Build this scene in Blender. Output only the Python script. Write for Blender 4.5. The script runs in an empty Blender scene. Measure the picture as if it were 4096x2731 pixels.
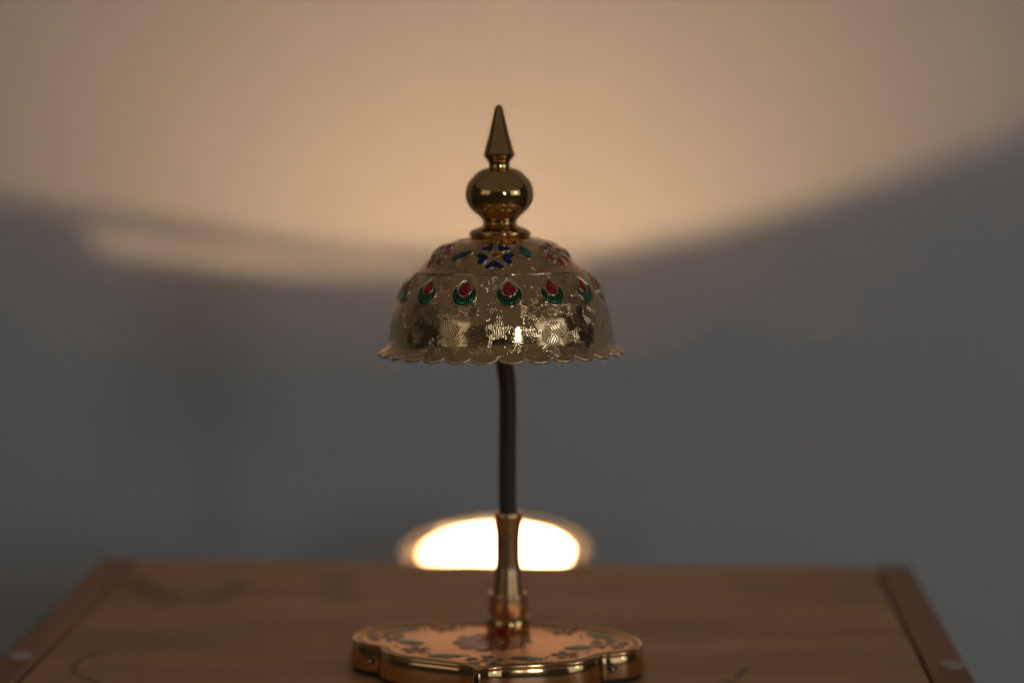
import bpy, bmesh, math, random
import numpy as np
from mathutils import Vector, Matrix
R = math.radians
random.seed(4)
scene = bpy.context.scene
C = scene.collection

# ------------------------------------------------------------------ camera
cam = bpy.data.cameras.new('camera')
cam_o = bpy.data.objects.new('camera', cam); C.objects.link(cam_o)
cam.sensor_width = 36.0; cam.lens = 85.0
cam.clip_start = 0.05; cam.clip_end = 50
cam_o.location = (0, 0, 0.303)
cam_o.rotation_euler = (R(90 - 6.493), 0, 0)
cam.dof.use_dof = True
cam.dof.focus_distance = 1.137
cam.dof.aperture_fstop = 2.8
scene.camera = cam_o

# ------------------------------------------------------------------ dim room light
world = bpy.data.worlds.new('World'); scene.world = world
world.use_nodes = True
bg = world.node_tree.nodes['Background']
bg.inputs[0].default_value = (1.0, 0.94, 0.88, 1); bg.inputs[1].default_value = 0.018

def area_lamp(name, loc, target, sx, sy, radiance, col):
    l = bpy.data.lights.new(name, 'AREA'); l.shape = 'RECTANGLE'; l.size = sx; l.size_y = sy
    l.energy = radiance * math.pi * sx * sy; l.color = col
    o = bpy.data.objects.new(name, l); C.objects.link(o); o.location = loc
    o.rotation_euler = (Vector(target) - Vector(loc)).to_track_quat('-Z', 'Y').to_euler()
    return o
T = (0, 1.19, 0.2)
area_lamp('window_light', (2.07, -0.21, 0.62), T, 0.30, 0.30, 7.5, (0.80, 0.92, 1.0))
area_lamp('window_surround_light', (2.35, -0.45, 0.66), T, 1.7, 1.2, 0.72, (0.92, 0.95, 1.0))
area_lamp('doorway_light', (0.88, -1.68, 0.62), T, 0.15, 0.50, 21.0, (0.86, 0.95, 1.0))
area_lamp('curtained_window_light', (-1.9, -0.5, 0.75), T, 1.4, 0.9, 0.40, (1.0, 0.95, 0.86))
area_lamp('ceiling_light', (0.0, -1.5, 2.3), (0, -1.5, 0), 9.0, 7.0, 0.066, (1.0, 0.82, 0.64))

vs = scene.view_settings
vs.view_transform = 'Standard'; vs.look = 'None'; vs.exposure = 0; vs.gamma = 1
try: vs.use_curve_mapping = False
except Exception: pass
scene.render.engine = 'CYCLES'
cy = scene.cycles
cy.use_denoising = True
try: cy.denoiser = 'OPENIMAGEDENOISE'
except Exception: pass
cy.max_bounces = 10; cy.diffuse_bounces = 5; cy.glossy_bounces = 6
cy.caustics_reflective = True; cy.blur_glossy = 1.0; cy.caustics_refractive = False
cy.sample_clamp_indirect = 60.0

# ------------------------------------------------------------------ materials
class NT:
    def __init__(s, name):
        s.m = bpy.data.materials.new(name); s.m.use_nodes = True
        s.t = s.m.node_tree; s.b = s.t.nodes['Principled BSDF']
    def n(s, typ, **kw):
        x = s.t.nodes.new(typ)
        for k, v in kw.items():
            if k.startswith('_'): setattr(x, k[1:], v)
            else: x.inputs[k.replace('__', ' ')].default_value = v
        return x
    def l(s, a, b): s.t.links.new(a, b)
    def math(s, op, a, b=None):
        x = s.t.nodes.new('ShaderNodeMath'); x.operation = op
        for i, v in enumerate((a, b)):
            if v is None: continue
            if isinstance(v, (int, float)): x.inputs[i].default_value = v
            else: s.l(v, x.inputs[i])
        return x.outputs[0]
    def ramp(s, fac, stops):
        x = s.t.nodes.new('ShaderNodeValToRGB'); e = x.color_ramp.elements
        while len(e) < len(stops): e.new(0.5)
        for q, (p, c) in zip(e, stops): q.position = p; q.color = (*c, 1)
        s.l(fac, x.inputs[0]); return x.outputs[0]
    def mixc(s, fac, a, b):
        x = s.t.nodes.new('ShaderNodeMix'); x.data_type = 'RGBA'
        if isinstance(fac, (int, float)): x.inputs[0].default_value = fac
        else: s.l(fac, x.inputs[0])
        for i, v in ((6, a), (7, b)):
            if isinstance(v, tuple): x.inputs[i].default_value = (*v, 1)
            else: s.l(v, x.inputs[i])
        return x.outputs[2]
    def bump(s, h, strength, dist, prev=None):
        x = s.t.nodes.new('ShaderNodeBump'); x.inputs['Strength'].default_value = strength
        x.inputs['Distance'].default_value = dist; s.l(h, x.inputs['Height'])
        if prev is not None: s.l(prev, x.inputs['Normal'])
        return x.outputs[0]
    def set(s, **kw):
        for k, v in kw.items():
            i = s.b.inputs[k.replace('_', ' ')]
            if hasattr(v, 'is_output'): s.l(v, i)
            elif isinstance(v, tuple): i.default_value = (*v, 1)
            else: i.default_value = v
        return s.m

def coords(t, kind='Object', scale=(1, 1, 1)):
    tc = t.n('ShaderNodeTexCoord'); mp = t.n('ShaderNodeMapping'); mp.inputs['Scale'].default_value = scale
    t.l(tc.outputs[kind], mp.inputs[0]); return mp.outputs[0]
def noise(t, co, scale, detail=4, rough=0.55, dim='3D'):
    x = t.n('ShaderNodeTexNoise', _noise_dimensions=dim, Scale=scale, Detail=detail, Roughness=rough)
    t.l(co, x.inputs['Vector']); return x.outputs['Fac']

def mat_wall():
    t = NT('painted_wall'); co = coords(t)
    n1 = noise(t, co, 2.2, 3); n2 = noise(t, co, 160, 5)
    col = t.mixc(n1, (0.595, 0.600, 0.605), (0.655, 0.650, 0.640))
    nm = t.bump(n2, 0.25, 0.0008)
    return t.set(Base_Color=col, Roughness=0.85, Normal=nm)

def mat_wood(name, dark, light, axis, gloss=0.42, marks=False):
    t = NT(name)
    sc = (1.6, 26, 26) if axis == 'x' else (26, 1.6, 26)
    co = coords(t, 'Object', sc)
    w1 = noise(t, co, 2.2, 6, 0.62)
    co2 = coords(t, 'Object', (3, 60, 60) if axis == 'x' else (60, 3, 60))
    w2 = noise(t, co2, 4, 5, 0.6)
    co3 = coords(t, 'Object', (4, 14, 10) if axis == 'x' else (14, 4, 10))
    big = noise(t, co3, 1.3, 3, 0.5)
    f = t.math('ADD', t.math('MULTIPLY', w1, 0.6), t.math('MULTIPLY', w2, 0.4))
    col = t.ramp(f, [(0.30, dark), (0.70, light)])
    blot = t.ramp(big, [(0.36, (1.0, 1.0, 1.0)), (0.70, (0.66, 0.60, 0.54))])
    mx = t.t.nodes.new('ShaderNodeMix'); mx.data_type = 'RGBA'; mx.blend_type = 'MULTIPLY'; mx.inputs[0].default_value = 0.8
    t.l(col, mx.inputs[6]); t.l(blot, mx.inputs[7]); col = mx.outputs[2]
    if marks:
        tc = t.n('ShaderNodeNewGeometry'); sp = t.n('ShaderNodeSeparateXYZ'); t.l(tc.outputs['Position'], sp.inputs[0])
        X, Y = sp.outputs[0], sp.outputs[1]
        wob = t.math('MULTIPLY', t.math('SUBTRACT', noise(t, coords(t), 60, 3), 0.5), 0.006)
        def seg(x0, y0, x1, y1, wid, depth):
            # soft line segment: a knot or a dark grain streak with a shape of its own
            dx, dy = x1 - x0, y1 - y0; L2 = dx * dx + dy * dy
            px = t.math('SUBTRACT', X, x0); py = t.math('ADD', t.math('SUBTRACT', Y, y0), wob)
            u = t.math('DIVIDE', t.math('ADD', t.math('MULTIPLY', px, dx), t.math('MULTIPLY', py, dy)), L2)
            u = t.math('MINIMUM', t.math('MAXIMUM', u, 0.0), 1.0)
            ex = t.math('SUBTRACT', px, t.math('MULTIPLY', u, dx)); ey = t.math('SUBTRACT', py, t.math('MULTIPLY', u, dy))
            d = t.math('SQRT', t.math('ADD', t.math('MULTIPLY', ex, ex), t.math('MULTIPLY', ey, ey)))
            mr = t.n('ShaderNodeMapRange', _interpolation_type='SMOOTHSTEP'); t.l(d, mr.inputs[0])
            mr.inputs[1].default_value = 0; mr.inputs[2].default_value = wid
            mr.inputs[3].default_value = depth; mr.inputs[4].default_value = 0
            return mr.outputs[0]
        tot = None
        for a in MARKS:
            q = seg(*a); tot = q if tot is None else t.math('MAXIMUM', tot, q)
        col = t.mixc(tot, col, (0.085, 0.038, 0.016))
    nm = t.bump(f, 0.12, 0.0006)
    rg = t.math('ADD', t.math('MULTIPLY', w2, 0.18), gloss - 0.05)
    return t.set(Base_Color=col, Roughness=rg, Normal=nm)

def mat_gold(name, col, rough, dents=0.0, engraved=False, tarnish=0.35, tscale=60):
    t = NT(name)
    co = coords(t)
    n1 = noise(t, co, tscale, 4, 0.6)
    dk = tuple(c * 0.62 for c in col)
    c = t.mixc(t.ramp(n1, [(0.38, (0, 0, 0)), (0.75, (tarnish,) * 3)]), col, dk)
    nm = None
    if dents:
        nm = t.bump(noise(t, co, 42, 1.5, 0.4), 0.6, dents)
    rgh = t.math('ADD', t.math('MULTIPLY', n1, 0.10), rough - 0.05)
    if engraved:
        tc = t.n('ShaderNodeTexCoord'); uv = tc.outputs['UV']
        # patches of short parallel engraved strokes, each patch in its own direction
        nz = t.n('ShaderNodeTexNoise', _noise_dimensions='2D', Scale=0.9, Detail=2.0); t.l(uv, nz.inputs['Vector'])
        vv = t.n('ShaderNodeVectorMath', _operation='MULTIPLY_ADD'); t.l(nz.outputs['Color'], vv.inputs[0])
        vv.inputs[1].default_value = (1.6, 1.6, 0); t.l(uv, vv.inputs[2])
        vo = t.n('ShaderNodeTexVoronoi', _voronoi_dimensions='2D', Scale=0.21, Randomness=1.0); t.l(vv.outputs[0], vo.inputs['Vector'])
        sc_ = t.n('ShaderNodeSeparateColor'); t.l(vo.outputs['Color'], sc_.inputs[0])
        ang = t.math('MULTIPLY', sc_.outputs[0], math.pi)
        sp = t.n('ShaderNodeSeparateXYZ'); t.l(uv, sp.inputs[0])
        u_ = t.math('ADD', t.math('MULTIPLY', sp.outputs[0], t.math('COSINE', ang)), t.math('MULTIPLY', sp.outputs[1], t.math('SINE', ang)))
        nz2 = t.n('ShaderNodeTexNoise', _noise_dimensions='2D', Scale=0.22, Detail=2.0); t.l(uv, nz2.inputs['Vector'])
        ph = t.math('ADD', t.math('MULTIPLY', u_, 2 * math.pi / 1.05), t.math('MULTIPLY', nz2.outputs['Fac'], 5.0))
        st = t.math('ADD', t.math('MULTIPLY', t.math('SINE', ph), 0.5), 0.5)
        st = t.math('POWER', st, 2.0)
        nz3 = t.n('ShaderNodeTexNoise', _noise_dimensions='2D', Scale=0.10, Detail=3.0, Roughness=0.6); t.l(uv, nz3.inputs['Vector'])
        msk = t.ramp(nz3.outputs['Fac'], [(0.42, (0.03,) * 3), (0.58, (1, 1, 1))])
        st = t.math('MULTIPLY', st, msk)
        nm = t.bump(st, 1.0, 0.00020, nm)
    kw = dict(Base_Color=c, Metallic=1.0, Roughness=rgh)
    if nm is not None: kw['Normal'] = nm
    return t.set(**kw)

def mat_enamel(name, col, deep, mode='plain'):
    t = NT(name)
    tc = t.n('ShaderNodeTexCoord'); uv = tc.outputs['UV']
    nz = t.n('ShaderNodeTexNoise', _noise_dimensions='2D', Scale=2.2, Detail=3.0); t.l(uv, nz.inputs['Vector'])
    c = t.mixc(t.ramp(nz.outputs['Fac'], [(0.40, (0, 0, 0)), (0.66, (1, 1, 1))]), deep, col)
    if mode == 'ribs':
        sp = t.n('ShaderNodeSeparateXYZ'); t.l(uv, sp.inputs[0])
        h = t.math('SINE', t.math('MULTIPLY', sp.outputs[0], 2 * math.pi / 1.05))
        nm = t.bump(h, 0.9, 0.00030)
        c = t.mixc(t.ramp(h, [(0.2, (0, 0, 0)), (0.9, (1, 1, 1))]), deep, col)
    else:
        vo = t.n('ShaderNodeTexVoronoi', _voronoi_dimensions='2D', Scale=1.9); t.l(uv, vo.inputs['Vector'])
        nm = t.bump(vo.outputs['Distance'], 0.9, 0.00045)
    t.set(Base_Color=c, Metallic=0.88, Roughness=0.16, Normal=nm)
    t.set(Coat_Weight=0.8, Coat_Roughness=0.03)
    return t.m

def mat_plain(name, col, rough, metallic=0.0):
    t = NT(name); n1 = noise(t, coords(t), 90, 3)
    c = t.mixc(n1, tuple(x * 0.85 for x in col), col)
    return t.set(Base_Color=c, Roughness=rough, Metallic=metallic)

def mat_gooseneck():
    t = NT('gooseneck_metal'); tc = t.n('ShaderNodeTexCoord'); sp = t.n('ShaderNodeSeparateXYZ'); t.l(tc.outputs['UV'], sp.inputs[0])
    h = t.math('SINE', t.math('MULTIPLY', sp.outputs[1], 2 * math.pi / 2.0))
    nm = t.bump(h, 0.7, 0.0005)
    return t.set(Base_Color=(0.165, 0.13, 0.105), Metallic=0.85, Roughness=0.42, Normal=nm)

def mat_emit(name, col, s):
    t = NT(name); return t.set(Base_Color=(1, 1, 1), Emission_Color=col, Emission_Strength=s)

MARKS = []
for pts, wd, dp in (([(-0.2139, 1.2369), (-0.2214, 1.2225), (-0.224, 1.2068), (-0.2205, 1.1915), (-0.2142, 1.1811), (-0.2052, 1.1723)], .0030, .62),
                    ([(-0.2248, 1.4121), (-0.2093, 1.3792), (-0.1945, 1.3537)], .017, .50), ([(-0.1601, 1.4037), (-0.1673, 1.3752), (-0.173, 1.3517)], .016, .34),
                    ([(-0.1063, 1.4248), (-0.0975, 1.3634)], .022, .30), ([(0.1198, 1.2013), (0.1151, 1.1906), (0.1124, 1.1826)], .0036, .70),
                    ([(0.1097, 1.1748), (0.1061, 1.1707)], .0050, .55), ([(0.133, 1.3908), (0.1507, 1.3822)], .016, .30)):
    for (xa, ya), (xb, yb) in zip(pts, pts[1:]): MARKS.append((xa, ya, xb, yb, wd, dp))

M = dict(
    wall=mat_wall(),
    panel=mat_wood('plywood', (0.52, 0.250, 0.094), (0.72, 0.375, 0.158), 'x', 0.50, True),
    strip=mat_wood('edge_strip_wood', (0.33, 0.128, 0.054), (0.43, 0.178, 0.080), 'y', 0.5),
    gold=mat_gold('polished_gold', (0.74, 0.46, 0.20), 0.10, 0.00012, False, 0.5, 140),
    shade=mat_gold('engraved_gold', (0.80, 0.54, 0.29), 0.09, 0.0007, True, 0.25),
    cap=mat_gold('engraved_gold_cap', (0.80, 0.51, 0.26), 0.10, 0.0007, True, 0.25),
    bezel=mat_gold('bezel_gold', (0.86, 0.68, 0.44), 0.11),
    base=mat_gold('base_gold', (0.80, 0.50, 0.24), 0.09, 0.0),
    panelgold=mat_gold('base_panel_gold', (1.0, 0.56, 0.30), 0.30, 0.0004, False, 0.3, 150),
    sleeve=mat_gold('sleeve_gold', (0.88, 0.54, 0.27), 0.26, 0.0002),
    edge=mat_gold('edge_glint_gold', (1.0, 0.78, 0.48), 0.34),  # gold brightened to stand in for glints along the scallops
    brass=mat_gold('lamp_brass', (0.80, 0.56, 0.28), 0.25),
    rimbrass=mat_gold('rim_brass', (0.95, 0.80, 0.58), 0.14),
    red=mat_enamel('red_enamel', (0.95, 0.020, 0.016), (0.22, 0.003, 0.004)),
    green=mat_enamel('green_enamel', (0.012, 0.42, 0.10), (0.001, 0.022, 0.012), 'ribs'),
    leaf=mat_enamel('leaf_green_enamel', (0.020, 0.24, 0.095), (0.010, 0.09, 0.045)),
    blue=mat_enamel('blue_enamel', (0.006, 0.022, 0.26), (0.002, 0.005, 0.028)),
    pink=mat_enamel('rose_enamel', (0.50, 0.060, 0.050), (0.26, 0.030, 0.030)),
    purple=mat_enamel('violet_enamel', (0.20, 0.055, 0.13), (0.10, 0.02, 0.06)),
    teal=mat_enamel('teal_enamel', (0.004, 0.045, 0.050), (0.002, 0.016, 0.018)),
    black=mat_plain('black_rubber', (0.012, 0.011, 0.010), 0.55),
    dark=mat_gooseneck(),
    cream=mat_plain('cream_plastic', (0.46, 0.37, 0.30), 0.45),
    enamelwhite=mat_plain('pale_lining', (0.72, 0.60, 0.47), 0.6),
    porcelain=mat_plain('porcelain', (0.72, 0.69, 0.62), 0.35),
    led=mat_emit('lit_led', (1.0, 0.615, 0.33), 42500),
    floor=mat_wood('floor_boards', (0.10, 0.06, 0.035), (0.16, 0.10, 0.06), 'x', 0.6),
)

# ------------------------------------------------------------------ builders
def empty(name, loc, label, cat, group=None):
    o = bpy.data.objects.new(name, None); C.objects.link(o); o.location = loc; o.empty_display_size = 0.02
    o['label'] = label; o['category'] = cat
    if group: o['group'] = group
    return o
def wloc(o):
    v = Vector((0, 0, 0))
    while o is not None: v += o.location; o = o.parent
    return v
def obj(name, verts, faces, mat, parent=None, uv=None, smooth=True, sharp=None):
    off = wloc(parent)
    vs_ = [Vector(v) for v in verts]
    me = bpy.data.meshes.new(name)
    c = sum(vs_, Vector()) / len(vs_)
    me.from_pydata([tuple(v - c) for v in vs_], [], faces)
    if uv is not None:
        lay = me.uv_layers.new(name='UVMap')
        for lp in me.loops: lay.data[lp.index].uv = uv[lp.vertex_index]
    bm = bmesh.new(); bm.from_mesh(me)
    bmesh.ops.recalc_face_normals(bm, faces=bm.faces); bm.to_mesh(me); bm.free()
    if smooth:
        me.polygons.foreach_set('use_smooth', [True] * len(me.polygons))
        if sharp:
            try: me.set_sharp_from_angle(angle=R(sharp))
            except Exception: pass
    me.materials.append(M[mat])
    o = bpy.data.objects.new(name, me); C.objects.link(o)
    o.parent = parent; o.location = c - off
    return o
def structure(o): o['kind'] = 'structure'; return o

def smooth_poly(pts, n, closed=False):
    """Catmull-Rom through points, n samples per span."""
    P = np.array(pts, float); out = []
    m = len(P)
    for i in range(m if closed else m - 1):
        if closed: a, b, c, d = P[(i - 1) % m], P[i], P[(i + 1) % m], P[(i + 2) % m]
        else: a, b, c, d = P[max(i - 1, 0)], P[i], P[i + 1], P[min(i + 2, m - 1)]
        for k in range(n):
            t = k / n
            out.append(0.5 * ((2 * b) + (-a + c) * t + (2 * a - 5 * b + 4 * c - d) * t * t + (-a + 3 * b - 3 * c + d) * t ** 3))
    if not closed: out.append(P[-1])
    return np.array(out)

def lathe(prof, centre, n=96, xf=None):
    """prof: (r, z) list in metres -> verts, faces."""
    V, F = [], []
    rows = len(prof)
    for r, z in prof:
        for k in range(n):
            a = 2 * math.pi * k / n
            v = Vector((centre[0] + r * math.sin(a), centre[1] - r * math.cos(a), z))
            V.append(xf(v) if xf else v)
    for i in range(rows - 1):
        for k in range(n):
            k2 = (k + 1) % n
            F.append((i * n + k, i * n + k2, (i + 1) * n + k2, (i + 1) * n + k))
    F.append(tuple(range(n))); F.append(tuple((rows - 1) * n + k for k in range(n)))
    return V, F
def tube(path, rad, n=16, closed=False):
    P = [Vector(p) for p in path]; V, F, UV = [], [], []
    m = len(P); up = None; L = 0
    for i in range(m):
        if closed: t = P[(i + 1) % m] - P[i - 1]
        else: t = P[min(i + 1, m - 1)] - P[max(i - 1, 0)]
        t.normalize()
        if up is None:
            up = Vector((0, 0, 1)) if abs(t.z) < 0.9 else Vector((0, 1, 0))
        s = t.cross(up)
        if s.length < 1e-6: s = t.orthogonal()
        s.normalize(); up = s.cross(t); up.normalize()
        if i: L += (P[i] - P[i - 1]).length
        r = rad[i] if hasattr(rad, '__len__') else rad
        for k in range(n):
            a = 2 * math.pi * k / n
            V.append(P[i] + (s * math.cos(a) + up * math.sin(a)) * r); UV.append((k / n * 10, L * 1000))
    for i in range(m if closed else m - 1):
        j = (i + 1) % m
        for k in range(n):
            k2 = (k + 1) % n
            F.append((i * n + k, i * n + k2, j * n + k2, j * n + k))
    if not closed: F.append(tuple(range(n))); F.append(tuple((m - 1) * n + k for k in range(n)))
    return V, F, UV
def box(x0, x1, y0, y1, z0, z1, bev=0.0, seg=2, xf=None):
    bm = bmesh.new(); bmesh.ops.create_cube(bm, size=1)
    for v in bm.verts:
        v.co = Vector(((x0 + x1) / 2 + v.co.x * (x1 - x0), (y0 + y1) / 2 + v.co.y * (y1 - y0), (z0 + z1) / 2 + v.co.z * (z1 - z0)))
    if bev: bmesh.ops.bevel(bm, geom=bm.edges[:], offset=bev, segments=seg, affect='EDGES', profile=0.5)
    V = [xf(v.co.copy()) if xf else v.co.copy() for v in bm.verts]
    bm.verts.index_update(); F = [tuple(v.index for v in f.verts) for f in bm.faces]; bm.free()
    return V, F

# ------------------------------------------------------------------ setting
structure(obj('wall', [(-2.4, 2.06, -0.55), (2.4, 2.06, -0.55), (2.4, 2.06, 2.2), (-2.4, 2.06, 2.2)], [(0, 1, 2, 3)], 'wall', smooth=False))
structure(obj('floor', [(-2.4, -0.4, -0.55), (2.4, -0.4, -0.55), (2.4, 2.06, -0.55), (-2.4, 2.06, -0.55)], [(0, 1, 2, 3)], 'floor', smooth=False))

# ------------------------------------------------------------------ table
TC = Vector((-0.0049, 1.462, 0)); YAW = R(-2.66)
RZ = Matrix.Rotation(YAW, 4, 'Z')
def tx(v): return TC + RZ @ Vector(v)
HW, ST, DEP, TH = 0.2484, 0.0210, 0.46, 0.018
table = empty('wooden_table', tx((0, -DEP / 2, -0.55)), 'small brown plywood table with edge strips under the gold lamp', 'table')
V, F = box(-HW + ST + .0011, HW - ST - .0013, -DEP, 0, -TH, -0.0004, .0016, 2, tx); obj('table_top', V, F, 'panel', table, sharp=40)
for s in (-1, 1):
    x0, x1 = (-HW, -HW + ST) if s < 0 else (HW - ST, HW)
    V, F = box(x0, x1, -DEP, 0.001, -TH - .004, 0.0006, .003, 3, tx)
    o = obj('edge_strip', V, F, 'strip', table, sharp=40); o['label'] = 'reddish wooden strip along the side of the table top'
    for yy in ((-0.2527 if s < 0 else -0.2497), -DEP + .03):
        cx = (x0 + x1) / 2 + (0.0002 if s < 0 else 0.0020)
        prof = [(.0064, .0004), (.0066, .0014), (.0062, .0021), (.0050, .0025), (.0025, .0027), (.0004, .0027)]
        cc = tx((cx, yy, 0)); V, F = lathe(prof, (cc.x, cc.y), 32); obj('screw_cap', V, F, 'cream', o, sharp=60)
for y0, y1 in ((-DEP + .02, -DEP + .036), (-.036, -.02)):
    V, F = box(-HW + .035, HW - .035, y0, y1, -.075, -TH - .0003, .001, 1, tx); obj('apron_rail', V, F, 'strip', table, smooth=False)
for sx in (-1, 1):
    for y0 in (-DEP + .008, -.043):
        xc = sx * (HW - .021)
        V, F = box(xc - .017, xc + .017, y0, y0 + .035, -.5497, -TH - .0045, .002, 2, tx); obj('leg', V, F, 'strip', table, sharp=40)

# ------------------------------------------------------------------ bowl uplight behind the table
UC = Vector((-0.0114, 1.68, -0.038))
Rt = Matrix.Rotation(R(9.5), 4, 'X') @ Matrix.Rotation(R(-1.5), 4, 'Y')
def ux(v): return UC + Rt @ (Vector(v) - Vector((UC.x, UC.y, 0)))
up = empty('bowl_uplight', (UC.x, UC.y, -0.55), 'lit gold rimmed bowl lamp glowing white behind the back edge of the table', 'lamp')
inner = [(.004, -.052), (.020, -.0505), (.034, -.045), (.044, -.034), (.0492, -.020), (.0517, -.008), (.0525, -.0003)]
outer = [(.0540, -.0040), (.0530, -.012), (.050, -.024), (.044, -.038), (.034, -.0485), (.020, -.0545), (.012, -.0565), (.010, -.064)]
V, F = lathe([(r, z) for r, z in smooth_poly(outer, 4)], (UC.x, UC.y), 96, ux); bowl = obj('bowl', V, F[:-2], 'brass', up)
V, F = lathe([(r, z) for r, z in smooth_poly(inner, 4)], (UC.x, UC.y), 96, ux); obj('bowl_lining', V, F[:-2] + [F[-2]], 'enamelwhite', bowl)
rim = [(.0525, -.0006), (.0526, .0), (.0536, .0004), (.0590, .0012), (.0640, .0021), (.0658, .0022), (.0672, .0013), (.0674, -.0004), (.0662, -.0018), (.0630, -.0028), (.0535, -.0040)]
V, F = lathe(rim, (UC.x, UC.y), 96, ux); obj('rim', V, F[:-2], 'rimbrass', up)
V, F = lathe([(.0095, -.0505), (.0095, -.0345), (.0085, -.0335), (.003, -.0330)], (UC.x, UC.y), 32, ux); hold = obj('bulb_socket', V, F, 'porcelain', up, sharp=40)
LED = UC + Vector((.01236, -.00275, -.0175)); nd = Vector((-.02, .60, .80)).normalized()
e1 = nd.cross(Vector((1, 0, 0))).normalized(); e2 = nd.cross(e1); V, F = [], []
for i in range(9):
    a = math.pi * i / 8; q, h = max(.0022 * math.sin(a), 1e-5), -.00025 * math.cos(a)
    for k in range(20):
        b = 2 * math.pi * k / 20; V.append(LED + e1 * q * math.cos(b) + e2 * q * math.sin(b) + nd * h)
for i in range(8):
    for k in range(20): F.append((i * 20 + k, i * 20 + (k + 1) % 20, (i + 1) * 20 + (k + 1) % 20, (i + 1) * 20 + k))
obj('light_source', V, F, 'led', hold)
b0 = ux((UC.x + .006, UC.y - .003, -.034)); V, F, _ = tube([b0, LED - nd * .0003], .0005, 8); obj('light_post', V, F, 'brass', hold)
# thin wire added over the rim to cast the dark line on the wall
wire = [(-32.6, 43.7, 4.0), (-30.0, 45.5, 3.9), (-21.6, 50.0, 3.6), (-12.7, 53.0, 3.0), (-2.0, 54.5, 2.5), (5.4, 54.3, 2.0), (12.5, 53.1, 1.4), (18.6, 51.4, .3)]
V, F, _ = tube([ux((UC.x + x / 1000, UC.y + y / 1000, z / 1000)) for x, y, z in smooth_poly(wire, 5)], .00080, 10); obj('shadow_wire', V, F, 'black', up)
# added plate on the rim, blocks the light left of the wire
plate = [(-42.52, 34.12, 3.66), (-38.91, 38.22, 4.17), (-36.08, 40.9, 4.45), (-33.85, 42.76, 4.62), (-31.64, 44.38, 4.68)]
V, F = [], []
for x, y, z in plate:
    for k in (1.0, 1.018):
        for h in (-.4, z): V.append(ux((UC.x + x * k / 1000, UC.y + y * k / 1000, h / 1000)))
for i in range(len(plate) - 1):
    a, b = i * 4, i * 4 + 4
    F += [(a, b, b + 1, a + 1), (a + 2, a + 3, b + 3, b + 2), (a + 1, b + 1, b + 3, a + 3), (a, a + 2, b + 2, b)]
F += [(0, 1, 3, 2), (len(V) - 4, len(V) - 2, len(V) - 1, len(V) - 3)]
obj('shadow_plate', V, F, 'black', up, smooth=False)
pb = ux((UC.x, UC.y, -.060)); bx_, by_ = UC.x, UC.y + .004
path = smooth_poly([pb, (pb.x, pb.y + .001, pb.z - .02), (bx_, by_, -.16), (bx_, by_, -.30), (bx_, by_, -.535)], 6)
V, F, _ = tube(path, .006, 20); obj('pole', V, F, 'brass', up)
V, F = lathe([(.085, -.5497), (.086, -.545), (.082, -.540), (.030, -.534), (.012, -.530), (.007, -.522)], (bx_, by_), 64); obj('foot', V, F, 'brass', up, sharp=40)

# ------------------------------------------------------------------ the gold desk lamp
BX, BY = -0.0074, 1.1894
lamp = empty('desk_lamp', (BX, BY, 0), 'ornate gold desk lamp with enamelled dome shade and pointed finial on the table', 'lamp')
ROT = R(-7.9)
def bl(x, y, z): # base-local mm -> world
    c, s = math.cos(ROT), math.sin(ROT)
    return Vector((BX - .0009 + (x * c - y * s) / 1000, BY + (x * s + y * c) / 1000, z / 1000))
half = [(0, -58), (4, -52.3), (10.4, -47.5), (21, -43.7), (32, -40.2), (43, -35.2), (49.0, -30.2), (52.8, -24.6), (54.6, -20.0), (55.2, -18.3), (56.4, -17.2), (60.5, -15.2), (66.5, -11.4), (71.0, -5.5), (72.8, 0.5), (73, 7), (70.3, 16), (64, 24), (55, 31), (42, 36.8), (28, 40.3), (12, 42), (0, 42.2)]
half = [(x * 1.012, y * (1.0 if y < 0 else 1.07)) for x, y in half]
rh = smooth_poly(half, 6)
outline = [tuple(p) for p in rh] + [(-x, y) for x, y in rh[::-1][1:-1]]
OL = np.array(outline); NO = len(OL)
tg = np.roll(OL, -1, 0) - np.roll(OL, 1, 0); tg /= np.linalg.norm(tg, axis=1)[:, None]
nin = np.stack([-tg[:, 1], tg[:, 0]], 1)
if np.sum(nin * -OL) < 0: nin = -nin
for _ in range(3): nin = (np.roll(nin, 1, 0) + 2 * nin + np.roll(nin, -1, 0)); nin /= np.linalg.norm(nin, axis=1)[:, None]
def rings(lst, cap_first=True, cap_last=True):
    V, F = [], []
    for d, z in lst:
        P = OL + nin * d
        # deep insets meet at the tip of the base instead of curling over
        hN = NO // 2
        for sg in (1, -1):
            idx = [(sg * k) % NO for k in range(1, 12)]
            f = next((n for n, k in enumerate(idx) if sg * P[k][0] > .15), 0)
            for n in range(f): P[idx[n]] = (sg * .12 * (n + 1) / (f + 1), P[idx[f]][1] - .1)
            if f: P[0] = (0, P[idx[f]][1] - .15)
        for x, y in P: V.append(bl(x, y, z))
    for i in range(len(lst) - 1):
        for k in range(NO):
            k2 = (k + 1) % NO; F.append((i * NO + k, i * NO + k2, (i + 1) * NO + k2, (i + 1) * NO + k))
    if cap_first: F.append(tuple(range(NO)))
    if cap_last: F.append(tuple((len(lst) - 1) * NO + k for k in range(NO)))
    return V, F
V, F = rings([(1.6, 0.2), (0.4, 0.6), (0.4, 2.6), (1.2, 2.9)]); obj('base_pad', V, F, 'black', lamp, sharp=40)
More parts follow.
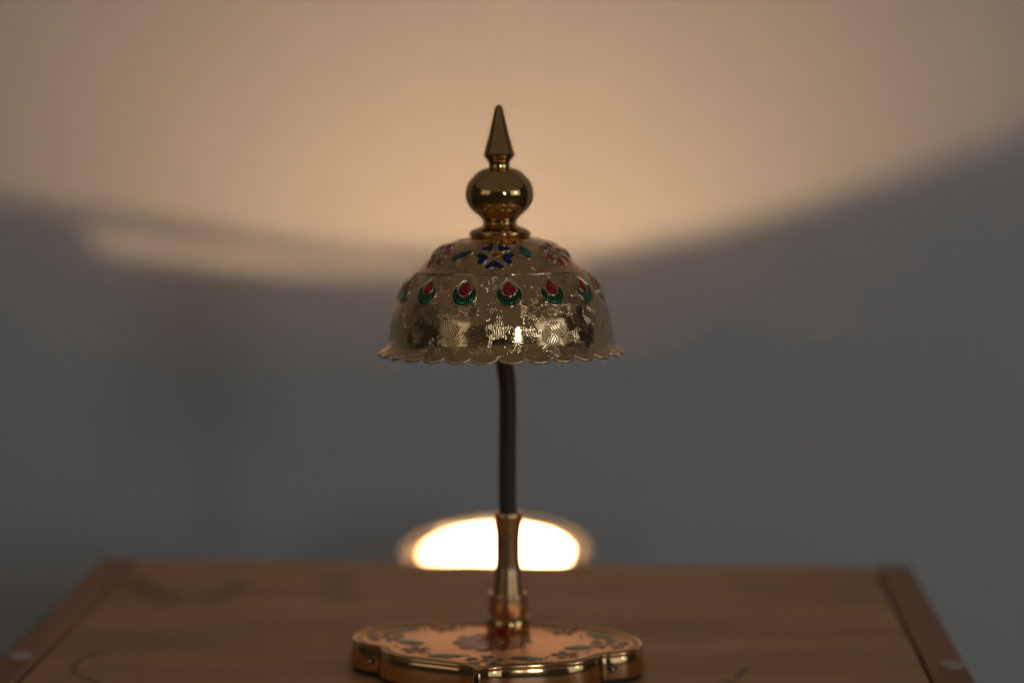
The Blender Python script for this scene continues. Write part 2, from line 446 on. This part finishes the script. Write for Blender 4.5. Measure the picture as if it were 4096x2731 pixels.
prof = [(0.4, 2.6), (-0.8, 2.8), (-1.0, 3.4), (0.5, 12.6), (0.7, 13.5), (0.9, 13.8), (0.30, 14.2), (0.25, 15.0), (0.6, 15.8), (1.4, 16.3), (2.3, 16.1), (2.8, 15.4), (3.0, 14.4), (3.2, 14.0), (3.7, 14.0), (4.0, 14.5), (4.4, 15.3), (5.0, 15.7), (5.6, 15.5), (6.1, 15.0), (6.3, 14.8)]
V, F = rings(prof, True, False); base = obj('base_body', V, F, 'base', lamp, sharp=70)
V, F = rings([(6.2, 14.95), (6.5, 15.0)], False, True); obj('base_panel', V, F, 'panelgold', lamp, sharp=40)

# enamel pieces on the flat base panel
def flat_piece(name, outline2, z, h, mat, parent, c=None, rings_=3):
    P = np.array(outline2, float); n = len(P)
    c = P.mean(0) if c is None else np.array(c)
    V, F, UV = [], [], []
    for i in range(rings_ + 1):
        t = i / rings_; k = 1 - t * 0.999 if i == rings_ else 1 - t * .55 * 1.0
        if i == 0: zz = 0
        else: zz = h * math.sqrt(max(0, 1 - (1 - t) ** 2))
        for q in P:
            w = c + (q - c) * k; V.append(bl(w[0], w[1], z + zz)); UV.append((w[0], w[1]))
    for i in range(rings_):
        for j in range(n):
            j2 = (j + 1) % n; F.append((i * n + j, i * n + j2, (i + 1) * n + j2, (i + 1) * n + j))
    return obj(name, V, F, mat, parent, UV)
def flat_bezel(name, outline2, z, rad, parent):
    V, F, UV = tube([bl(x, y, z) for x, y in outline2], rad / 1000, 8, True)
    return obj(name, V, F, 'base', parent)
def ellipse(cx, cy, a, b, ang, n=18, pinch=0.0):
    out = []
    for i in range(n):
        t = 2 * math.pi * i / n; x = a * math.cos(t); y = b * math.sin(t) * (1 - pinch * (math.cos(t) ** 2))
        out.append((cx + x * math.cos(ang) - y * math.sin(ang), cy + x * math.sin(ang) + y * math.cos(ang)))
    return out
def heart(cx, cy, ang, L, Wd, n=24, notch=0.18):
    """petal with its point towards the flower centre (cx,cy); ang = outward direction."""
    out = []
    for i in range(n):
        t = 2 * math.pi * i / n
        r = 0.5 + 0.5 * math.cos(t)             # 1 outward .. 0 inward
        along = L * (0.16 + 0.84 * (0.5 + 0.5 * math.cos(t)) - notch * math.exp(-(math.sin(t / 2) * 5.0) ** 2))
        across = Wd * math.sin(t) * (0.35 + 0.65 * r) * 0.62
        out.append((cx + along * math.cos(ang) - across * math.sin(ang), cy + along * math.sin(ang) + across * math.cos(ang)))
    return out
ZP = 15.0
def base_flower(cx, cy, rad, npet, mat, cmat, rot, petal='heart', wide=1.0):
    hub = flat_bezel('enamel_flower', ellipse(cx, cy, rad * .22, rad * .22, 0, 14), ZP + .15, .35, lamp)
    flat_piece('flower_centre', ellipse(cx, cy, rad * .2, rad * .2, 0, 14), ZP + .05, .7, cmat, hub)
    for i in range(npet):
        a = rot + 2 * math.pi * i / npet
        if petal == 'heart': o2 = heart(cx + math.cos(a) * rad * .22, cy + math.sin(a) * rad * .22, a, rad * .8, rad * .72 * wide)
        else: o2 = ellipse(cx + math.cos(a) * rad * .62, cy + math.sin(a) * rad * .62, rad * .36, rad * .22 * wide, a)
        flat_piece('petal', o2, ZP + .05, .6, mat, hub)
        flat_bezel('petal_bezel', o2, ZP + .1, .32, hub)
def base_leaf(cx, cy, a, b, ang):
    o2 = ellipse(cx, cy, a, b, ang, 20, .35)
    hub = flat_bezel('enamel_leaf', o2, ZP + .1, .35, lamp)
    flat_piece('leaf_fill', o2, ZP + .05, .7, 'leaf', hub)
base_flower(-2.0, 2.5, 20.5, 10, 'red', 'pink', .2, 'oval', 1.2)
base_flower(-57.5, 7.0, 10.6, 5, 'blue', 'red', .3)
base_flower(57.0, 7.0, 10.6, 5, 'blue', 'red', math.pi - .3)
base_flower(0, -35.5, 10.4, 5, 'blue', 'red', math.pi / 2)
for s in (-1, 1):
    base_leaf(s * 42.5, -3.5, 7.8, 4.3, s * .35)
    base_leaf(s * 20.0, -28.8, 9.4, 4.0, s * -.12)
    base_flower(s * 37.5, -18.6, 7.6, 5, 'pink', 'leaf', .7 * s, 'oval', 1.3)
    base_leaf(s * 50.5, 23.0, 8.6, 4.4, -s * .45)
    base_flower(s * 31.0, 29.0, 7.6, 5, 'pink', 'leaf', .4 * s, 'oval', 1.3)
# beads between the enamel work
for (x, y) in ((-50.5, 14), (49.5, 15.5), (-48, -13), (48, -12.5), (-29.5, -25.5), (29.5, -25), (-9.5, -28), (10, -28), (-40, 22), (41, 20.5), (22, 30), (-21.5, 30)):
    c = bl(x, y, ZP + .35); rr = .0009
    V, F = lathe([(max(rr * math.sin(math.pi * i / 6), 1e-5), c.z - rr * math.cos(math.pi * i / 6)) for i in range(7)], (c.x, c.y), 12); obj('gold_bead', V, F, 'bezel', lamp)

# ornaments on the side wall of the base: index of the outline point nearest to a local x,y
def wall_frame(x, y, z):
    i = int(np.argmin(np.sum((OL - np.array((x, y))) ** 2, 1)))
    p = bl(OL[i][0], OL[i][1], z); q = bl(OL[i][0] - nin[i][0], OL[i][1] - nin[i][1], z)
    n = (q - p).normalized(); t = Vector((0, 0, 1)).cross(n).normalized()
    return p, n, t
def wall_piece(name, x, y, z, shape, h, mat, parent):
    p, n, t = wall_frame(x, y, z); N = len(shape); V, F, UV = [], [], []
    for k, hh in ((1, -.3), (.96, h * .45), (.7, h * .85), (.35, h), (.001, h * 1.03)):
        for a, b in shape: V.append(p + (t * a * k + Vector((0, 0, 1)) * b * k + n * hh) / 1000); UV.append((a * k, b * k))
    for i in range(4):
        for j in range(N):
            j2 = (j + 1) % N; F.append((i * N + j, i * N + j2, (i + 1) * N + j2, (i + 1) * N + j))
    return obj(name, V, F, mat, parent, UV)
def star(r0, r1, n, m=3):
    return [((r0 if i % m == 0 else r1) * math.sin(2 * math.pi * i / (n * m)), (r0 if i % m == 0 else r1) * math.cos(2 * math.pi * i / (n * m))) for i in range(n * m)]
for (x, y) in ((60.2, -15.5), (-60.2, -15.5)):
    hub = wall_piece('side_rosette', x, y, 8.0, star(3.4, 2.0, 5), .7, 'teal', lamp)
    wall_piece('rosette_stud', x, y, 8.0, ellipse(0, 0, 1.25, 1.25, 0, 14), 2.0, 'bezel', hub)
wall_piece('side_leaf', -1.2, -56.0, 8.2, ellipse(0, 0, 1.9, 4.4, 0, 18), .6, 'teal', lamp)

# stem: nut, collar, flared tube
SX, SY = -0.00205, 1.2205
SO = [(7.0, 76.5), (7.18, 76.14), (7.56, 74.85), (7.31, 72.91), (6.67, 69.34), (6.22, 62.86), (6.35, 49.87), (6.92, 44.66), (7.56, 39.45), (8.08, 35.3), (8.2, 34.3)]
V, F = lathe([(r / 1000, z / 1000) for r, z in [(5.2, 70), (5.2, 76.2), (5.9, 76.6)] + [tuple(p) for p in smooth_poly(SO, 3)]], (SX, SY), 64); obj('stem_socket', V, F, 'sleeve', lamp, sharp=50)
V, F = lathe([(r / 1000, z / 1000) for r, z in [(8.0, 34.6), (9.6, 34.5), (10.0, 34.0), (10.05, 33.2), (10.05, 23.6), (9.8, 22.9)]], (SX, SY), 64); obj('stem_collar', V, F, 'sleeve', lamp, sharp=40)
V, F = lathe([(r / 1000, z / 1000) for r, z in smooth_poly([(9.6, 23.1), (10.6, 22.6), (11.4, 21.6), (11.95, 19.8), (11.8, 17.4), (11.0, 15.8), (10.4, 14.8)], 4)], (SX, SY), 64); obj('stem_nut', V, F, 'gold', lamp, sharp=40)
AX, AY = -0.00536, 1.185
path = smooth_poly([(SX, SY, .071), (-.0024, SY, .090), (-.0023, SY, .111), (-.00216, SY, .132), (-.00235, SY - .0002, .1415), (-.0030, SY - .0012, .148), (-.0040, SY - .0045, .1555), (-.0049, 1.2085, .164), (AX, 1.198, .174), (AX, 1.189, .184), (AX, AY, .197)], 8)
V, F, UV = tube(path, .00443, 28); obj('gooseneck', V, F, 'dark', lamp, UV)

# shade: everything above the stem leans half a degree
TILT = Matrix.Rotation(R(-2.0), 3, 'X') @ Matrix.Rotation(R(-0.55), 3, 'Y')
def tilt(v):
    o = Vector((AX, AY, .162)); return o + TILT @ (v - o)
CAPP = [(12.5, 219.9), (15.0, 219.6), (17.24, 219.26), (19.54, 218.8), (22.42, 218.0), (25.75, 216.7), (30.0, 214.1), (33.2, 211.2), (36.0, 208.2), (38.8, 205.4), (41.3, 203.5), (41.9, 202.9)]
SHP = [(41.6, 203.1), (42.25, 203.0), (43.0, 202.5), (44.95, 199.68), (47.14, 196.79), (50.3, 191.01), (52.71, 185.23), (54.21, 179.44), (54.67, 174.8), (55.01, 171.9), (55.47, 169.58), (56.33, 167.26), (57.9, 164.94), (59.6, 163.3)]
class Prof:
    def __init__(s, pts, n=6):
        s.P = smooth_poly(pts, n); d = np.linalg.norm(np.diff(s.P, axis=0), axis=1); s.S = np.concatenate([[0], np.cumsum(d)])
    def at(s, q):
        r = np.interp(q, s.S, s.P[:, 0]); z = np.interp(q, s.S, s.P[:, 1]); e = .4
        if q > s.S[-1]:
            g = s.P[-1] - s.P[-3]; g /= np.linalg.norm(g); r, z = s.P[-1] + g * (q - s.S[-1])
        r2, z2 = np.interp(min(q + e, s.S[-1]), s.S, s.P[:, 0]), np.interp(min(q + e, s.S[-1]), s.S, s.P[:, 1])
        r1, z1 = np.interp(min(q, s.S[-1]) - e, s.S, s.P[:, 0]), np.interp(min(q, s.S[-1]) - e, s.S, s.P[:, 1])
        t = np.array((r2 - r1, z2 - z1)); t /= np.linalg.norm(t)
        return r, z, -t[1], t[0]
    def s_of_z(s, z): return float(np.interp(-z, -s.P[:, 1], s.S))
    def pos(s, th, q, off=0.0):
        r, z, nr, nz = s.at(q); rr = r + nr * off
        return tilt(Vector((AX + rr * math.sin(th) / 1000, AY - rr * math.cos(th) / 1000, (z + nz * off) / 1000)))
PC, PS = Prof(CAPP), Prof(SHP)
def shell(name, prof, thick, mat, nth, rows, parent, scal=None):
    V, F, UV = [], [], []
    for side in (0, 1):
        for i in range(rows + 1):
            for k in range(nth):
                th = 2 * math.pi * k / nth; q = prof.S[-1] * i / rows; off = 0.0
                if scal:
                    w = max(0.0, (q - scal['s0']) / (prof.S[-1] - scal['s0']))
                    u = ((th - scal['ph']) / (2 * math.pi) * scal['n']) % 1.0
                    hump = max(0.0, 1 - (2 * u - 1) ** 2) ** 0.5
                    q += w * (scal['d'] * hump - 4.0); off = w * w * .55 * (hump - .5)
                V.append(prof.pos(th, q, off - side * thick)); UV.append((th * 52.0 if th <= math.pi else (th - 2 * math.pi) * 52, q))
    n1 = (rows + 1) * nth
    for side in (0, 1):
        for i in range(rows):
            for k in range(nth):
                k2 = (k + 1) % nth; a = side * n1
                F.append((a + i * nth + k, a + i * nth + k2, a + (i + 1) * nth + k2, a + (i + 1) * nth + k))
    for i in (0, rows):
        for k in range(nth):
            k2 = (k + 1) % nth; F.append((i * nth + k, i * nth + k2, n1 + i * nth + k2, n1 + i * nth + k))
    return obj(name, V, F, mat, parent, UV, True, 60)
shade = shell('shade', PS, .9, 'shade', 28 * 16, 60, lamp, dict(n=28, ph=R(-1.2), d=5.2, s0=PS.s_of_z(172)))
cap = shell('shade_cap', PC, .8, 'cap', 160, 40, lamp)
# bead along the scallops, added to catch light at the edge
PRIM = []
for k in range(28 * 16):
    th = 2 * math.pi * k / (28 * 16); u = ((th - R(-1.2)) / (2 * math.pi) * 28) % 1.0; hump = max(0.0, 1 - (2 * u - 1) ** 2) ** 0.5
    PRIM.append(PS.pos(th, PS.S[-1] + 5.2 * hump - 4.0, .55 * (hump - .5) - .45))
V, F, _ = tube(PRIM, .00075, 8, True); obj('scalloped_edge', V, F, 'edge', lamp)
# seam bead between cap and shade
V, F, _ = tube([PS.pos(2 * math.pi * k / 160, 0.55, .15) for k in range(160)], .00045, 8, True); obj('seam_bead', V, F, 'bezel', lamp)

def piece(name, prof, th0, q0, shape, h, mat, parent, centre=None, rings_=4, base=-.15):
    P = np.array(shape, float); n = len(P); c = P.mean(0) if centre is None else np.array(centre); V, F, UV = [], [], []
    r0 = prof.at(q0)[0]
    for i in range(rings_ + 1):
        t = i / rings_; k = 1 - t if i < rings_ else 0.001
        hh = base if i == 0 else h * math.sqrt(1 - k * k) * .8 + .1
        if i == 1: k = .93; hh = h * .45
        for w in P:
            a, b = c + (w - c) * k; V.append(prof.pos(th0 + a / r0, q0 + b, hh)); UV.append((a + th0 * 50, b))
    for i in range(rings_):
        for j in range(n):
            j2 = (j + 1) % n; F.append((i * n + j, i * n + j2, (i + 1) * n + j2, (i + 1) * n + j))
    return obj(name, V, F, mat, parent, UV)
def bezel(name, prof, th0, q0, shape, rad, parent, off=.1):
    r0 = prof.at(q0)[0]
    V, F, _ = tube([prof.pos(th0 + a / r0, q0 + b, off) for a, b in shape], rad / 1000, 8, True)
    return obj(name, V, F, 'bezel', parent)
def drop(cx, cy, w, htop, hbot, n=32):
    """teardrop with its tip up (negative b is up)."""
    out = []
    for i in range(n):
        t = 2 * math.pi * i / n
        x = w * math.sin(t) * (1.0 if math.cos(t) < 0 else (1 - .62 * math.cos(t) ** 1.6))
        y = -math.cos(t); y = y * (htop if y < 0 else hbot)
        out.append((cx + x, cy + y))
    return out
def crescent(prof, th0, q0, parent, ro, cyo, ri_w, ri_t, ri_b, cyi):
    """green moon below the red drop: strip between outer arc and the drop's lower edge."""
    V, F, UV = [], [], []; n = 30; m = 5; r0 = prof.at(q0)[0]
    for i in range(n + 1):
        t = -1 + 2 * i / n; ang = t * R(122)
        xo, yo = ro * math.sin(ang), cyo + ro * math.cos(ang)
        ai = t * R(122)
        xi = ri_w * math.sin(ai); yi = cyi + (ri_b if math.cos(ai) > 0 else ri_t * 0.9) * math.cos(ai)
        g = abs(t) ** 6
        xi = xi * (1 - g) + xo * g * .97; yi = yi * (1 - g) + yo * g
        for j in range(m + 1):
            k = j / m; a, b = xi + (xo - xi) * k, yi + (yo - yi) * k
            hh = -.1 if j in (0, m) else .65 * math.sqrt(1 - (2 * k - 1) ** 2) + .1
            V.append(prof.pos(th0 + a / r0, q0 + b, hh)); UV.append((a * 1.0 if abs(a) < 99 else 0, b))
    for i in range(n):
        for j in range(m): F.append((i * (m + 1) + j, (i + 1) * (m + 1) + j, (i + 1) * (m + 1) + j + 1, i * (m + 1) + j + 1))
    return obj('green_crescent', V, F, 'green', parent, UV)
q_t = PS.s_of_z(194.6)
for i in range(14):
    th = R(5.2) + 2 * math.pi * i / 14
    hub = bezel('teardrop_ornament', PS, th, q_t, drop(0, .5, 6.35, 9.2, 6.2, 40), .50, lamp)
    crescent(PS, th, q_t, hub, 5.75, .7, 3.75, 4.0, 4.0, -1.9)
    piece('red_drop', PS, th, q_t, drop(0, -2.0, 2.95, 4.6, 3.1, 28), 1.5, 'red', hub, (0, -1.6))
    bezel('drop_bezel', PS, th, q_t, drop(0, -2.0, 3.35, 5.3, 3.55, 32), .52, hub)
q_f = PC.s_of_z(212.0)
for i in range(6):
    th = R(-4) + R(60) * i
    blue = i % 2 == 0
    hub = bezel('flower_ornament', PC, th, q_f, ellipse(0, 0, 1.75, 1.75, 0, 16), .35, lamp)
    piece('flower_centre', PC, th, q_f, ellipse(0, 0, 1.6, 1.6, 0, 16), .7, 'red' if blue else 'leaf', hub)
    if blue:
        for k in range(5):
            a = R(90) + 2 * math.pi * k / 5
            sh_ = heart(math.cos(a) * 2.0, math.sin(a) * 2.0, a, 7.9, 8.8, 30, .27)
            cc = (math.cos(a) * 6.3, math.sin(a) * 6.3)
            piece('petal', PC, th, q_f, sh_, 1.1, 'blue', hub, cc)
            bezel('petal_bezel', PC, th, q_f, sh_, .33, hub)
    else:
        for k in range(6):
            a = R(90 + 12) + 2 * math.pi * k / 6
            sh_ = ellipse(math.cos(a) * 6.0, math.sin(a) * 6.0, 3.0, 1.9, a, 20)
            piece('petal', PC, th, q_f, sh_, 1.1, 'purple' if k in (3,) else 'red', hub)
            bezel('petal_bezel', PC, th, q_f, sh_, .33, hub)
            a2 = a + R(30)
            piece('gold_bead', PC, th, q_f, ellipse(math.cos(a2) * 7.2, math.sin(a2) * 7.2, .95, .95, 0, 12), 1.1, 'bezel', hub)
    thl = th + R(27 if blue else 30)
    lsh = ellipse(0, -2.2 if blue else .2, 5.2 if blue else 6.0, 3.0 if blue else 2.6, R(80) if blue else R(-28), 22, .25)
    lf = bezel('leaf_ornament', PC, thl, q_f, lsh, .35, lamp)
    piece('leaf_fill', PC, thl, q_f, lsh, 1.1, 'leaf', lf)

# finial
FIN_SPIRE = [(0.05, 284.4), (0.7, 284.2), (1.35, 283.6), (2.12, 282.0), (4.84, 270.4), (7.4, 261.3), (7.68, 260.3), (7.5, 259.5), (6.9, 258.6), (5.6, 256.9), (5.2, 255.7), (5.17, 254.3), (5.3, 252.6)]
FIN_BALL = [(5.2, 253.9), (6.2, 253.6), (8.0, 253.0), (10.4, 251.8), (13.0, 249.4), (15.1, 246.9), (16.4, 244.0), (16.95, 240.6), (16.2, 236.9), (13.7, 233.1), (10.5, 230.2), (9.0, 228.8), (8.4, 227.8)]
FIN_COLLAR = [(8.3, 228.2), (8.1, 227.2), (8.15, 226.3), (8.9, 225.4), (10.3, 224.7), (13.2, 223.5), (14.9, 222.3), (15.25, 221.3), (14.9, 220.3), (14.0, 219.6), (13.7, 219.0), (13.6, 218.2)]
for nm, pr in (('finial_spire', FIN_SPIRE), ('finial_ball', FIN_BALL), ('finial_collar', FIN_COLLAR)):
    V, F = lathe([(max(r, .01) / 1000, z / 1000) for r, z in smooth_poly(pr, 4)], (AX, AY), 80, tilt); obj(nm, V, F, 'gold', lamp)
# bulb holder hidden under the shade, on the end of the gooseneck
V, F = lathe([(.004, .2165), (.011, .216), (.013, .214), (.013, .196), (.011, .193), (.005, .1925)], (AX, AY), 40, tilt); obj('bulb_holder', V, F, 'black', lamp, sharp=40)
